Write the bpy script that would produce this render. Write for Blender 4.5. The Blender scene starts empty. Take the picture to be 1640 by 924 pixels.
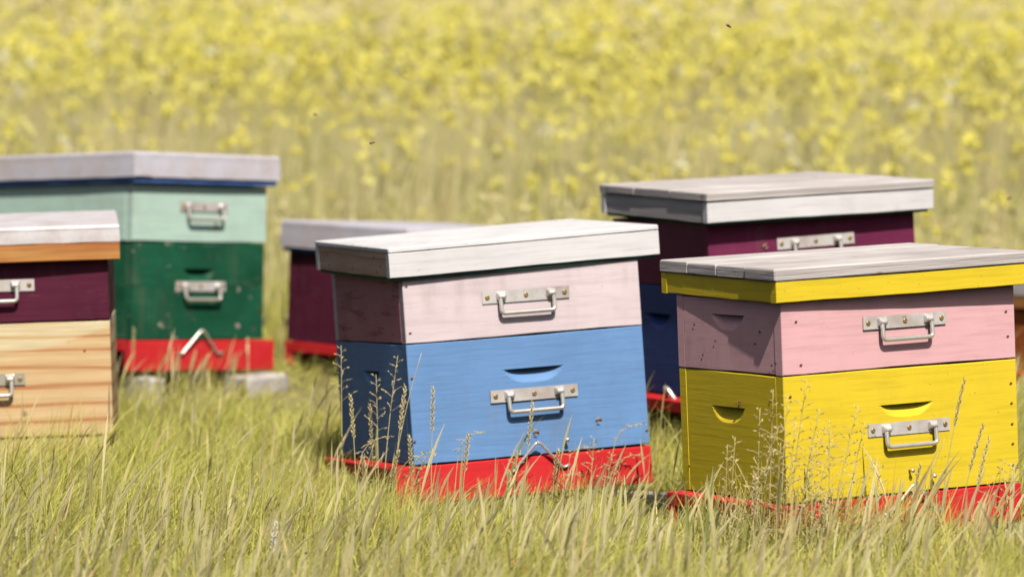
import bpy, math, random
import numpy as np
from mathutils import Matrix, Vector, Quaternion

random.seed(7)
C = bpy.context.scene.collection
sc = bpy.context.scene
RAD = math.radians

# ------------------------------------------------------------------ camera
FPX = 5920.0
CAM_H = 0.959
PITCH = math.atan((462 - 80) / FPX)
cam = bpy.data.cameras.new("camera")
cam.sensor_width = 36.0
cam.lens = 36.0 * FPX / 1640.0
cam.clip_start = 0.1
cam.clip_end = 5000
cam.dof.use_dof = True
cam.dof.focus_distance = 7.15
cam.dof.aperture_fstop = 3.0
co = bpy.data.objects.new("camera", cam)
co.location = (0, 0, CAM_H)
co.rotation_euler = (math.pi / 2 - PITCH, 0, 0)
C.objects.link(co)
sc.camera = co

# ------------------------------------------------------------------ light
SUN_AZ, SUN_EL = RAD(15.0), RAD(52)
w = bpy.data.worlds.new("World")
sc.world = w
w.use_nodes = True
nt = w.node_tree
sky = nt.nodes.new("ShaderNodeTexSky")
sky.sky_type = 'NISHITA'
sky.sun_disc = False
sky.sun_elevation = SUN_EL
sky.sun_rotation = math.pi - SUN_AZ
sky.dust_density = 4.0
sky.ozone_density = 0.6
bg = nt.nodes["Background"]
bg.inputs[1].default_value = 0.055
nt.links.new(sky.outputs[0], bg.inputs[0])
sun = bpy.data.lights.new("sun", 'SUN')
sun.energy = 4.4
sun.angle = RAD(0.53)
sun.color = (1.0, 0.955, 0.885)
so = bpy.data.objects.new("sun", sun)
sdir = Vector((math.sin(SUN_AZ) * math.cos(SUN_EL), -math.cos(SUN_AZ) * math.cos(SUN_EL), math.sin(SUN_EL)))
so.rotation_euler = sdir.to_track_quat('Z', 'Y').to_euler()
so.location = (3, -4, 9)
C.objects.link(so)

sc.cycles.diffuse_bounces = 0
vs = sc.view_settings
vs.view_transform = 'Standard'
vs.look = 'None'
vs.exposure = 0.24
vs.gamma = 1.0

# ------------------------------------------------------------------ materials
def newmat(name):
    m = bpy.data.materials.new(name)
    m.use_nodes = True
    t = m.node_tree
    t.nodes.clear()
    out = t.nodes.new("ShaderNodeOutputMaterial")
    b = t.nodes.new("ShaderNodeBsdfPrincipled")
    t.links.new(b.outputs[0], out.inputs[0])
    return m, t, b, out

def coords(t, scale):
    """object space, shifted by a random amount per object so that no two boards repeat"""
    tc = t.nodes.new("ShaderNodeTexCoord")
    oi = t.nodes.new("ShaderNodeObjectInfo")
    mul = t.nodes.new("ShaderNodeMath"); mul.operation = 'MULTIPLY'; mul.inputs[1].default_value = 37.0
    t.links.new(oi.outputs['Random'], mul.inputs[0])
    add = t.nodes.new("ShaderNodeVectorMath"); add.operation = 'ADD'
    t.links.new(tc.outputs['Object'], add.inputs[0]); t.links.new(mul.outputs[0], add.inputs[1])
    sca = t.nodes.new("ShaderNodeVectorMath"); sca.operation = 'MULTIPLY'; sca.inputs[1].default_value = scale
    t.links.new(add.outputs[0], sca.inputs[0])
    return sca.outputs[0]

def noise(t, vec, scale, detail=4, rough=0.6):
    n = t.nodes.new("ShaderNodeTexNoise")
    n.inputs['Scale'].default_value = scale
    n.inputs['Detail'].default_value = detail
    n.inputs['Roughness'].default_value = rough
    t.links.new(vec, n.inputs['Vector'])
    return n.outputs[0]

def ramp(t, fac, stops):
    r = t.nodes.new("ShaderNodeValToRGB")
    el = r.color_ramp.elements
    while len(el) < len(stops): el.new(0.5)
    for e, (p, c) in zip(el, stops):
        e.position = p
        e.color = (c, c, c, 1) if isinstance(c, (int, float)) else (*c, 1)
    t.links.new(fac, r.inputs[0])
    return r.outputs[0]

def mixc(t, fac, a, b, mode='MIX'):
    m = t.nodes.new("ShaderNodeMix"); m.data_type = 'RGBA'; m.blend_type = mode
    if isinstance(fac, (int, float)): m.inputs[0].default_value = fac
    else: t.links.new(fac, m.inputs[0])
    for s, v in ((6, a), (7, b)):
        if isinstance(v, tuple): m.inputs[s].default_value = (*v, 1)
        else: t.links.new(v, m.inputs[s])
    return m.outputs[2]

def bump(t, b, h, strength, dist=0.002):
    n = t.nodes.new("ShaderNodeBump")
    n.inputs['Strength'].default_value = strength
    n.inputs['Distance'].default_value = dist
    t.links.new(h, n.inputs['Height']); t.links.new(n.outputs[0], b.inputs['Normal'])

def painted(name, col, chips=0.0, chip_col=(0.42, 0.36, 0.28), rough=0.55, vary=0.16, speck=0.35, grain=0.5, under=None, stain=0.5):
    """brushed paint on planed wood: faint grain relief, patchy tone, dirt specks, chips down to the wood"""
    m, t, b, _ = newmat(name)
    vg = coords(t, (3.0, 3.0, 55.0))
    vi = coords(t, (1.0, 1.0, 1.0))
    gr = noise(t, vg, 2.2, 5, 0.65)
    big = noise(t, vi, 7.0, 4, 0.6)
    dark = tuple(c * (1 - vary) for c in col)
    lite = tuple(min(0.9, c * (1 + vary * 0.55) + 0.002) for c in col)
    c1 = mixc(t, ramp(t, big, [(0.3, 0.0), (0.7, 1.0)]), dark, lite)
    c2 = mixc(t, ramp(t, gr, [(0.36, 0.30), (0.52, 0.0)]), c1, tuple(c * 0.62 for c in col))
    if speck:
        sp = noise(t, vi, 120.0, 2, 0.5)
        c2 = mixc(t, ramp(t, sp, [(0.70, 0.0), (0.76, speck)]), c2, (0.10, 0.075, 0.05))
    if under:
        un = noise(t, coords(t, (2.0, 2.0, 14.0)), 3.1, 5, 0.7)
        c2 = mixc(t, ramp(t, un, [(0.54, 0.0), (0.62, 0.75)]), c2, under)
    if stain:
        drip = noise(t, coords(t, (16.0, 16.0, 2.2)), 1.6, 5, 0.65)
        patch = noise(t, coords(t, (1.0, 1.0, 1.6)), 5.2, 5, 0.7)
        f = t.nodes.new("ShaderNodeMath"); f.operation = 'MULTIPLY'
        t.links.new(ramp(t, drip, [(0.47, 0.0), (0.70, 1.0)]), f.inputs[0])
        t.links.new(ramp(t, patch, [(0.46, 0.0), (0.64, stain)]), f.inputs[1])
        c2 = mixc(t, f.outputs[0], c2, tuple(0.45 * c + 0.55 * d for c, d in zip(col, (0.20, 0.15, 0.10))))
        sc_ = noise(t, coords(t, (2.5, 2.5, 70.0)), 3.4, 3, 0.6)
        c2 = mixc(t, ramp(t, sc_, [(0.66, 0.0), (0.72, stain * .8)]), c2, tuple(min(.85, c * .6 + .25) for c in col))
    if chips:
        ch = noise(t, coords(t, (1.0, 1.0, 1.4)), 24.0, 4, 0.62)
        c2 = mixc(t, ramp(t, ch, [(0.76 - chips, 0.0), (0.785 - chips, 0.9)]), c2, chip_col)
    t.links.new(c2, b.inputs['Base Color'])
    b.inputs['Roughness'].default_value = rough
    b.inputs['Specular IOR Level'].default_value = 0.12
    bump(t, b, gr, grain, 0.0015)
    return m

def raw_wood(name, light, mid, dark, rings=9.0, rough=0.75, grain=0.6, heart=None):
    m, t, b, _ = newmat(name)
    v = coords(t, (0.55, 0.55, 4.2))
    wv = t.nodes.new("ShaderNodeTexWave")
    wv.wave_type = 'BANDS'; wv.bands_direction = 'Z'
    wv.inputs['Scale'].default_value = rings * 0.32
    wv.inputs['Distortion'].default_value = 4.5
    wv.inputs['Detail'].default_value = 3
    wv.inputs['Detail Scale'].default_value = 1.2
    t.links.new(v, wv.inputs['Vector'])
    if heart:
        tc = t.nodes.new("ShaderNodeTexCoord")
        sp = t.nodes.new("ShaderNodeSeparateXYZ"); t.links.new(tc.outputs['Object'], sp.inputs[0])
        def mth(op, a, b_):
            n = t.nodes.new("ShaderNodeMath"); n.operation = op
            for k_, v_ in ((0, a), (1, b_)):
                if isinstance(v_, (int, float)): n.inputs[k_].default_value = v_
                else: t.links.new(v_, n.inputs[k_])
            return n.outputs[0]
        arc = mth('SUBTRACT', mth('ADD', sp.outputs['Z'], mth('MULTIPLY', noise(t, coords(t, (1.2, 1.2, 3.0)), 3.0, 3, .5), .03)), mth('MULTIPLY', mth('MULTIPLY', sp.outputs['X'], sp.outputs['X']), 0.75))
        hz = ramp(t, arc, [(heart[3] - .004, 1.0), (heart[3] + .004, 0.0)])
    fine = noise(t, coords(t, (4.0, 4.0, 150.0)), 2.0, 4, 0.6)
    big = noise(t, coords(t, (1.5, 1.5, 5.0)), 2.5, 3, 0.5)
    c = ramp(t, wv.outputs['Fac'], [(0.0, light), (0.55, mid), (0.86, mid), (1.0, dark)])
    if heart: c = mixc(t, hz, c, ramp(t, wv.outputs['Fac'], [(0.0, heart[0]), (0.5, heart[1]), (0.8, heart[1]), (1.0, heart[2])]))
    c = mixc(t, ramp(t, big, [(0.42, 0.0), (0.66, 0.75)]), c, dark) if not heart else mixc(t, ramp(t, big, [(0.5, 0.0), (0.7, 0.5)]), c, (0.62, 0.40, 0.18))
    c = mixc(t, ramp(t, fine, [(0.35, 0.4), (0.6, 0.0)]), c, tuple(x * 0.7 for x in dark))
    kn = noise(t, coords(t, (1.0, 1.0, 1.6)), 16.0, 2, 0.4)
    c = mixc(t, ramp(t, kn, [(0.72, 0.0), (0.78, 0.8)]), c, (0.16, 0.07, 0.03))
    t.links.new(c, b.inputs['Base Color'])
    b.inputs['Roughness'].default_value = rough
    b.inputs['Specular IOR Level'].default_value = 0.25
    bump(t, b, fine, grain, 0.0015)
    return m

def metal(name, col, rough=0.5, metallic=0.35, stain=(0.40, 0.33, 0.30), amount=0.5, spots=0.0):
    m, t, b, _ = newmat(name)
    v = coords(t, (1.0, 1.0, 1.0))
    a = noise(t, v, 11.0, 5, 0.6)
    c = mixc(t, ramp(t, a, [(0.45, 0.0), (0.68, amount)]), col, stain)
    s = noise(t, v, 90.0, 3, 0.6)
    c = mixc(t, ramp(t, s, [(0.55, 0.0), (0.75, 0.35)]), c, tuple(x * 0.55 for x in col))
    if spots:
        r = noise(t, v, 33.0, 3, 0.6)
        c = mixc(t, ramp(t, r, [(0.70, 0.0), (0.74, spots)]), c, (0.20, 0.09, 0.04))
    t.links.new(c, b.inputs['Base Color'])
    b.inputs['Roughness'].default_value = rough
    b.inputs['Metallic'].default_value = metallic
    bump(t, b, a, 0.25, 0.004)
    return m

def plain(name, col, rough=0.7, vary=0.3, scale=30.0, metallic=0.0):
    m, t, b, _ = newmat(name)
    n = noise(t, coords(t, (1, 1, 1)), scale, 4, 0.6)
    c = mixc(t, ramp(t, n, [(0.3, 0.0), (0.7, 1.0)]), tuple(x * (1 - vary) for x in col), tuple(min(0.95, x * (1 + vary * .6)) for x in col))
    t.links.new(c, b.inputs['Base Color'])
    b.inputs['Roughness'].default_value = rough
    b.inputs['Metallic'].default_value = metallic
    bump(t, b, n, 0.3, 0.003)
    return m

def plant_mat(name, stops, trans=0.35, rough=0.6, gloss=0.25):
    """thin leaf: colour from the blade's own 'tone', partly translucent"""
    m, t, b, out = newmat(name)
    at = t.nodes.new("ShaderNodeAttribute"); at.attribute_name = 'tone'
    c = ramp(t, at.outputs['Fac'], stops)
    t.links.new(c, b.inputs['Base Color'])
    b.inputs['Roughness'].default_value = rough
    b.inputs['Specular IOR Level'].default_value = gloss
    tr = t.nodes.new("ShaderNodeBsdfTranslucent")
    t.links.new(c, tr.inputs['Color'])
    mx = t.nodes.new("ShaderNodeMixShader"); mx.inputs[0].default_value = trans
    t.links.new(b.outputs[0], mx.inputs[1]); t.links.new(tr.outputs[0], mx.inputs[2])
    t.links.new(mx.outputs[0], out.inputs[0])
    return m

M = {}
M['pink'] = painted('pale_pink_paint', (0.69, 0.575, 0.585), chips=0.02, chip_col=(0.30, 0.10, 0.08), vary=0.06, speck=0.25, grain=0.25)
M['worn_shaded_pink'] = painted('worn_shaded_pink_paint', (0.55, 0.22, 0.26), chips=0.10, chip_col=(0.10, 0.03, 0.06), vary=0.2, speck=0.6, grain=1.0, under=(0.25, 0.07, 0.10))  # worn paint, base darkened further to put the side's shade into the colour
M['rose'] = painted('rose_pink_paint', (0.75, 0.43, 0.44), chips=0.0, chip_col=(0.30, 0.10, 0.08), vary=0.06, speck=0.25, grain=0.2)
M['blue'] = painted('sky_blue_paint', (0.155, 0.30, 0.56), chips=0.01, chip_col=(0.48, 0.50, 0.60), vary=0.12, speck=0.15, grain=0.55)
M['navy'] = painted('deep_blue_paint', (0.05, 0.09, 0.30), vary=0.15, speck=0.2, grain=0.4)
M['yellow'] = painted('bright_yellow_paint', (0.755, 0.56, 0.03), stain=0.25, chips=0.0, chip_col=(0.35, 0.20, 0.04), vary=0.04, speck=0.35, grain=0.35)
M['red'] = painted('signal_red_paint', (0.66, 0.028, 0.032), chips=0.03, chip_col=(0.35, 0.14, 0.12), vary=0.16, speck=0.3, grain=0.3, stain=0.5)
M['mint'] = painted('pale_mint_paint', (0.48, 0.645, 0.545), chips=0.03, chip_col=(0.58, 0.42, 0.36), vary=0.06, speck=0.1, grain=0.3)
M['green'] = painted('bottle_green_paint', (0.012, 0.095, 0.048), chips=0.115, chip_col=(0.42, 0.33, 0.28), vary=0.35, speck=0.2, grain=0.6)
M['plum'] = painted('plum_purple_paint', (0.17, 0.024, 0.072), chips=0.01, chip_col=(0.35, 0.10, 0.12), vary=0.15, speck=0.1, grain=0.4)
M['violet'] = painted('dark_violet_paint', (0.095, 0.015, 0.036), chips=0.03, chip_col=(0.30, 0.05, 0.07), vary=0.18, speck=0.2, grain=0.5)
M['white'] = painted('old_white_paint', (0.73, 0.71, 0.70), stain=0.6, chips=0.05, chip_col=(0.42, 0.38, 0.34), vary=0.07, speck=0.2, grain=0.3)
M['blue_trim'] = painted('blue_trim_paint', (0.07, 0.15, 0.40), chips=0.06, chip_col=(0.10, 0.09, 0.10), vary=0.2)
M['grey_wood'] = raw_wood('weathered_grey_wood', (0.62, 0.57, 0.54), (0.57, 0.52, 0.49), (0.45, 0.40, 0.375), rings=14, grain=1.0)
M['tan_wood'] = raw_wood('bare_tan_wood', (0.70, 0.48, 0.34), (0.64, 0.42, 0.29), (0.48, 0.30, 0.20), rings=6, grain=0.8)
M['pine'] = raw_wood('natural_pine_wood', (0.76, 0.66, 0.42), (0.73, 0.60, 0.36), (0.60, 0.39, 0.18), rings=6, grain=0.4, heart=((0.72, 0.52, 0.28), (0.68, 0.46, 0.23), (0.46, 0.18, 0.07), .20))
M['orange_wood'] = raw_wood('orange_stained_wood', (0.60, 0.33, 0.11), (0.56, 0.26, 0.075), (0.40, 0.13, 0.035), rings=7, grain=0.4)
M['red_wood'] = raw_wood('red_brown_stained_wood', (0.62, 0.20, 0.045), (0.56, 0.15, 0.035), (0.38, 0.09, 0.025), rings=10, grain=0.5)
M['zinc'] = metal('dull_zinc_sheet', (0.70, 0.655, 0.66), rough=0.55, metallic=0.15, stain=(0.56, 0.47, 0.45), amount=0.85, spots=0.25)
M['zinc_sky_tint'] = metal('sky_tinted_zinc_sheet', (0.66, 0.635, 0.70), rough=0.5, metallic=0.2, stain=(0.62, 0.52, 0.49), amount=0.85, spots=0.2)  # blue tint puts skylight on the shaded lid faces into the base colour
M['handle'] = metal('galvanised_handle_steel', (0.74, 0.70, 0.67), rough=0.42, metallic=0.35, stain=(0.40, 0.31, 0.26), amount=0.7, spots=0.5)
M['bail'] = metal('bright_handle_wire', (0.80, 0.77, 0.70), rough=0.3, metallic=0.65, stain=(0.5, 0.44, 0.36), amount=0.4)
M['brass'] = metal('brassy_screw', (0.46, 0.30, 0.12), rough=0.4, metallic=0.7, stain=(0.2, 0.1, 0.05))
M['rust'] = plain('rusty_nail', (0.17, 0.065, 0.03), 0.8)
M['felt'] = plain('dark_green_liner', (0.03, 0.09, 0.06), 0.9)
M['core'] = plain('hive_inner_wood', (0.06, 0.035, 0.02), 0.9)
M['concrete'] = plain('pale_concrete', (0.55, 0.50, 0.46), 0.9, 0.25, 22.0)
M['soil'] = None

# ------------------------------------------------------------------ mesh helpers
def mesh_from(name, verts, faces, mat, smooth=False):
    me = bpy.data.meshes.new(name)
    me.from_pydata([tuple(v) for v in verts], [], faces)
    me.materials.append(mat)
    if smooth:
        for p in me.polygons: p.use_smooth = True
    me.update()
    return me

def link(name, me, parent=None, mat4=None):
    o = bpy.data.objects.new(name, me)
    C.objects.link(o)
    if parent is not None: o.parent = parent
    if mat4 is not None: o.matrix_local = mat4
    return o

def fast_mesh(name, V, loops, starts, totals, mat, tone=None, smooth=False):
    me = bpy.data.meshes.new(name)
    me.vertices.add(len(V)); me.vertices.foreach_set('co', np.ascontiguousarray(V, np.float32).ravel())
    me.loops.add(len(loops)); me.loops.foreach_set('vertex_index', np.ascontiguousarray(loops, np.int32))
    me.polygons.add(len(starts))
    me.polygons.foreach_set('loop_start', np.ascontiguousarray(starts, np.int32))
    me.polygons.foreach_set('loop_total', np.ascontiguousarray(totals, np.int32))
    if smooth: me.polygons.foreach_set('use_smooth', np.ones(len(starts), bool))
    if tone is not None:
        a = me.attributes.new('tone', 'FLOAT', 'POINT')
        a.data.foreach_set('value', np.ascontiguousarray(tone, np.float32))
    me.materials.append(mat)
    me.update(calc_edges=True)
    me.validate()
    return me

def box_mesh(name, sx, sy, sz, mat, c=0.0015, origin='c', wob=0.0):
    """chamfered box centred in x, y; z from 0 to sz"""
    hx, hy = sx / 2, sy / 2
    V, F = [], []
    prof = [(c, 0.0), (0.0, c), (0.0, sz - c), (c, sz)]
    nseg = 6
    for (ins, z) in prof:
        a, b = hx - ins, hy - ins
        k = c
        ring = []
        for (qx, qy) in ((-1, -1), (1, -1), (1, 1), (-1, 1)):
            p1 = (qx * a, qy * (b - k)); p2 = (qx * (a - k), qy * b)
            ring += [p1, p2] if (qx * qy > 0) else [p2, p1]
        for (x, y) in ring:
            V.append((x + random.uniform(-wob, wob), y + random.uniform(-wob, wob), z + random.uniform(-wob, wob)))
    n = 8
    for r in range(3):
        for i in range(n):
            j = (i + 1) % n
            F.append((r * n + i, r * n + j, (r + 1) * n + j, (r + 1) * n + i))
    F.append(tuple(range(n - 1, -1, -1)))
    F.append(tuple(range(3 * n, 4 * n)))
    return mesh_from(name, V, F, mat)

def board_mesh(name, wd, ht, th, mat, scoop=None, c=0.0015, warp=0.0):
    """board whose outer face looks to -y (y = 0), z from 0 to ht, thickness to +y.
    scoop = (x, z_top, half_width, height, depth): milled hand hold"""
    n_x = 12 if warp else 2
    xs = list(np.linspace(-wd / 2 + c, wd / 2 - c, n_x)); zs = [c, ht - c]
    if scoop:
        sx, st, shw, sh, sd = scoop
        xs += list(np.linspace(sx - shw * 1.04, sx + shw * 1.04, 27))
        zs += [st + 0.0006, st] + list(st - np.linspace(0.002, sh * 1.05, 16))
    xs = sorted(set(round(x, 5) for x in xs)); zs = sorted(set(round(z, 5) for z in zs))
    xs = [-wd / 2] + xs + [wd / 2]; zs = [0.0] + zs + [ht]
    nx, nz = len(xs), len(zs)
    V, F = [], []
    ph = random.uniform(0, 6)
    for j, z in enumerate(zs):
        for i, x in enumerate(xs):
            y = c if (i in (0, nx - 1) or j in (0, nz - 1)) else 0.0
            if scoop and z <= st + 1e-6 and abs(x - sx) < shw:
                v = (st - z) / sh; u = (x - sx) / shw
                y += max(0.0, sd * (1.0 - v - u ** 4 * 0.75 - u * u * 0.25)) * (1.0 if v < 1 else 0.0)
            dz = warp * (math.sin(x * 13 + ph) + .6 * math.sin(x * 41 + 2 * ph)) if warp and j in (0, 1, nz - 1, nz - 2) else 0.0
            y += warp * 1.2 * math.sin(x * 9 + ph * 1.7) if warp else 0.0
            V.append((x, y, z + dz))
    for j in range(nz - 1):
        for i in range(nx - 1):
            a = j * nx + i
            F.append((a, a + 1, a + nx + 1, a + nx))
    b0 = len(V)
    loop = [(i, 0) for i in range(nx)] + [(nx - 1, j) for j in range(1, nz)] + [(i, nz - 1) for i in range(nx - 2, -1, -1)] + [(0, j) for j in range(nz - 2, 0, -1)]
    for (i, j) in loop:
        V.append((xs[i], th, zs[j]))
    L = len(loop)
    for k in range(L):
        a = loop[k][1] * nx + loop[k][0]; k2 = (k + 1) % L
        b = loop[k2][1] * nx + loop[k2][0]
        F.append((a, b0 + k, b0 + k2, b))
    F.append(tuple(b0 + k for k in range(L)))
    return mesh_from(name, V, F, mat)

def tube(path, r, sides=8):
    P = [Vector(p) for p in path]
    V, F = [], []
    up = None
    for i, p in enumerate(P):
        d = (P[min(i + 1, len(P) - 1)] - P[max(i - 1, 0)]).normalized()
        if up is None:
            up = d.orthogonal().normalized()
        up = (up - d * up.dot(d)).normalized()
        s = d.cross(up)
        rr = r[i] if isinstance(r, (list, tuple)) else r
        for k in range(sides):
            a = 2 * math.pi * k / sides
            V.append(p + (up * math.cos(a) + s * math.sin(a)) * rr)
    for i in range(len(P) - 1):
        for k in range(sides):
            k2 = (k + 1) % sides
            F.append((i * sides + k, i * sides + k2, (i + 1) * sides + k2, (i + 1) * sides + k))
    F.append(tuple(range(sides - 1, -1, -1)))
    F.append(tuple(range((len(P) - 1) * sides, len(P) * sides)))
    return V, F

def join(*parts):
    V, F = [], []
    for v, f in parts:
        o = len(V)
        V += list(v); F += [tuple(i + o for i in q) for q in f]
    return V, F

def ground_z(x, y):
    y = np.asarray(y, float); x = np.asarray(x, float)
    near = 0.036 * (y - 7.5)
    far = 0.036 * 4.7 + 0.052 * (y - 12.2)
    z = np.where(y < 12.2, near, far)
    z = np.where(y > 75, 0.036 * 4.7 + 0.052 * 62.8 + 0.3 * (1 - np.exp(-(y - 75) / 40.0)), z)
    z = np.where(y < 0, 0.036 * (-7.5) + y * 0.01, z)
    z = z + 0.032 * np.exp(-((x - .68) / .5) ** 2 - ((y - 7.1) / .45) ** 2)
    return z + 0.012 * np.sin(x * 3.1 + 1.3) * np.sin(y * 2.3) + 0.008 * np.sin(x * 7.7 + y * 5.1)

def tag(o, label=None, cat=None, group=None, kind=None):
    if label: o['label'] = label
    if cat: o['category'] = cat
    if group: o['group'] = group
    if kind: o['kind'] = kind
    return o

# ------------------------------------------------------------------ ground
def build_ground():
    ys = np.concatenate([np.linspace(-30, 4, 12), np.linspace(4.2, 14, 60), np.linspace(14.5, 80, 60), np.geomspace(85, 3000, 16)])
    xs = np.concatenate([-np.geomspace(2000, 7, 14), np.linspace(-6, 6, 70), np.geomspace(7, 2000, 14)])
    X, Y = np.meshgrid(xs, ys)
    Z = ground_z(X, Y)
    V = np.stack([X, Y, Z], -1).reshape(-1, 3)
    nx, ny = len(xs), len(ys)
    I = np.arange(nx * ny).reshape(ny, nx)
    q = np.stack([I[:-1, :-1], I[:-1, 1:], I[1:, 1:], I[1:, :-1]], -1).reshape(-1, 4)
    m, t, b, _ = newmat('meadow_soil_and_thatch')
    tc = t.nodes.new("ShaderNodeTexCoord")
    a = noise(t, tc.outputs['Object'], 9.0, 6, 0.7)
    bb = noise(t, tc.outputs['Object'], 0.6, 4, 0.6)
    c = ramp(t, a, [(0.3, (0.10, 0.075, 0.03)), (0.5, (0.22, 0.19, 0.07)), (0.72, (0.34, 0.29, 0.12))])
    c = mixc(t, ramp(t, bb, [(0.4, 0.0), (0.65, 0.5)]), c, (0.30, 0.29, 0.08))
    t.links.new(c, b.inputs['Base Color']); b.inputs['Roughness'].default_value = 1.0
    bump(t, b, a, 1.0, 0.02)
    me = fast_mesh('ground', V, q.ravel(), np.arange(len(q)) * 4, np.full(len(q), 4), m, smooth=True)
    tag(link('ground', me), kind='structure')
build_ground()

# ------------------------------------------------------------------ beehives
GROUP_HIVE = 'painted wooden beehives standing in the meadow'
FOOT = []            # (x, y, yaw, hx, hy) kept free of grass

def rot3(yaw, tx, ty):
    return Matrix.Rotation(tx, 3, 'X') @ Matrix.Rotation(ty, 3, 'Y') @ Matrix.Rotation(yaw, 3, 'Z')

def T(x, y, z): return Matrix.Translation((x, y, z))
def RZ(a): return Matrix.Rotation(a, 4, 'Z')

TH = 0.026
SCREW = None
def screw_mesh():
    global SCREW
    if SCREW is None:
        V, F = [], []
        n = 10
        prof = [(0.0052, 0.0), (0.0050, -0.0012), (0.0032, -0.0022), (0.0014, -0.0011)]
        for (r, y) in prof:
            for k in range(n):
                a = 2 * math.pi * k / n
                V.append((r * math.cos(a), y, r * math.sin(a)))
        for r in range(len(prof) - 1):
            for k in range(n):
                k2 = (k + 1) % n
                F.append((r * n + k, r * n + k2, (r + 1) * n + k2, (r + 1) * n + k))
        F.append(tuple(range((len(prof) - 1) * n, len(prof) * n)))
        SCREW = mesh_from('screw', V, F, M['brass'], True)
    return SCREW

NAIL = None
def nail_mesh():
    global NAIL
    if NAIL is None:
        V = [(0, -0.0012, 0)]; F = []
        for k in range(7):
            a = 2 * math.pi * k / 7
            V.append((0.0032 * math.cos(a) * (1.3 if k % 3 else 1), -0.0004, 0.0026 * math.sin(a)))
        for k in range(7): F.append((0, 1 + k, 1 + (k + 1) % 7))
        NAIL = mesh_from('nail', V, F, M['rust'])
    return NAIL

def arc_pts(pts, rad, n=5):
    """polyline with rounded corners"""
    out = [Vector(pts[0])]
    for i in range(1, len(pts) - 1):
        a, b, c = Vector(pts[i - 1]), Vector(pts[i]), Vector(pts[i + 1])
        p = b + (a - b).normalized() * rad; q = b + (c - b).normalized() * rad
        for k in range(n + 1):
            s = k / n
            out.append(p * (1 - s) ** 2 + b * 2 * s * (1 - s) + q * s * s)
    out.append(Vector(pts[-1]))
    return out

HANDLE_CACHE = {}
def add_handle(root, mat4, width=0.190, mat='handle', bmat='bail'):
    """flat strap with two pressed sleeves, a drop bail in them and three screws"""
    key = (width, mat, bmat)
    if key not in HANDLE_CACHE:
        hw, h, t = width / 2, 0.0255, 0.0028
        # strap section swept along x with two raised sleeves
        xs = sorted(set([-hw, -hw + .003] + list(np.linspace(-.066, -.044, 9)) + list(np.linspace(.044, .066, 9)) + [0, hw - .003, hw]))
        zs = list(np.linspace(-h / 2, h / 2, 13))
        V, F = [], []
        for x in xs:
            for z in zs:
                s = 0.0
                ax = abs(x)
                if .045 <= ax <= .065:
                    e = 1 - max(0, abs(ax - .055) / .0102) ** 6
                    zz = (z - 0.001) / 0.0085
                    if abs(zz) < 1: s = 0.0125 * math.sqrt(max(0, 1 - zz * zz)) * max(0, e)
                V.append((x, -t - s, z))
        nz = len(zs)
        for i in range(len(xs) - 1):
            for j in range(nz - 1):
                a = i * nz + j
                F.append((a, a + nz, a + nz + 1, a + 1))
        # edges back to the wood
        loop = [(i, 0) for i in range(len(xs))] + [(len(xs) - 1, j) for j in range(1, nz)] + [(i, nz - 1) for i in range(len(xs) - 2, -1, -1)] + [(0, j) for j in range(nz - 2, 0, -1)]
        b0 = len(V)
        for (i, j) in loop: V.append((xs[i], 0.0003, zs[j]))
        for k in range(len(loop)):
            k2 = (k + 1) % len(loop)
            F.append((loop[k][0] * nz + loop[k][1], b0 + k, b0 + k2, loop[k2][0] * nz + loop[k2][1]))
        strap = mesh_from('handle', V, F, M[mat])
        bw, drop = .0585, .034
        path = arc_pts([(-bw + .012, -.0085, .001), (-bw, -.0085, .001), (-bw, -.0145, -drop), (bw, -.0145, -drop), (bw, -.0085, .001), (bw - .012, -.0085, .001)], .0085)
        V, F = tube(path, .0046, 10)
        bail = mesh_from('bail', V, F, M[bmat], True)
        HANDLE_CACHE[key] = (strap, bail)
    strap, bail = HANDLE_CACHE[key]
    o = link('handle', strap, root, mat4)
    link('bail', bail, o, Matrix.Rotation(RAD(random.uniform(-2, 5)), 4, 'X'))
    for x in (-width / 2 + .011, 0.0, width / 2 - .011):
        link('screw', screw_mesh(), o, T(x, -0.0030, 0.0) @ Matrix.Rotation(random.uniform(0, 6), 4, 'Y'))
    return o

def hive_box(root, name, z0, h, W1, W2, mats, split=None, scoop_front=None, scoop_left=None, nails=(), gap=0.0028):
    """a hive body: dark inner carcass with four walls of boards set on it.  mats = front, left, right, back"""
    core = link(name, box_mesh(name, W1 - 2 * TH + .002, W2 - 2 * TH + .002, h + gap * 0.5, M['core'], .001), root, T(0, 0, z0))
    H = h - gap
    rows = [(0, H)] if not split else [(0, split - .0002), (split + .0002, H)]
    for side, ang, dist, wd in (('front', 0, W2 / 2, W1), ('left', -math.pi / 2, W1 / 2, W2 - 2 * TH - .0012), ('right', math.pi / 2, W1 / 2, W2 - 2 * TH - .0012), ('back', math.pi, W2 / 2, W1)):
        m = mats[{'front': 0, 'left': 1, 'right': 2, 'back': 3}[side]]
        sc_ = {'front': scoop_front, 'left': scoop_left}.get(side)
        for (a, b) in rows:
            s = None
            if sc_ and a <= sc_[1] <= b: s = (sc_[0], sc_[1] - a, min(sc_[2], wd / 2 - .02), min(sc_[3], sc_[1] - a - .002), sc_[4])
            jit = random.uniform(-.0006, .0006)
            link('board', board_mesh('board', wd, b - a, TH, M[m if not (isinstance(m, tuple)) else m[0 if a == 0 else 1]], s, .0008 if split else .0015, .0006), core, RZ(ang) @ T(0, -dist + jit, a + gap * .5) @ Matrix.Rotation(RAD(random.uniform(-.12, .12)), 4, 'Y'))
        for (sd, x, z) in nails:
            if sd == side: link('nail', nail_mesh(), core, RZ(ang) @ T(x, -dist - .0008, z))
    return core

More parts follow.
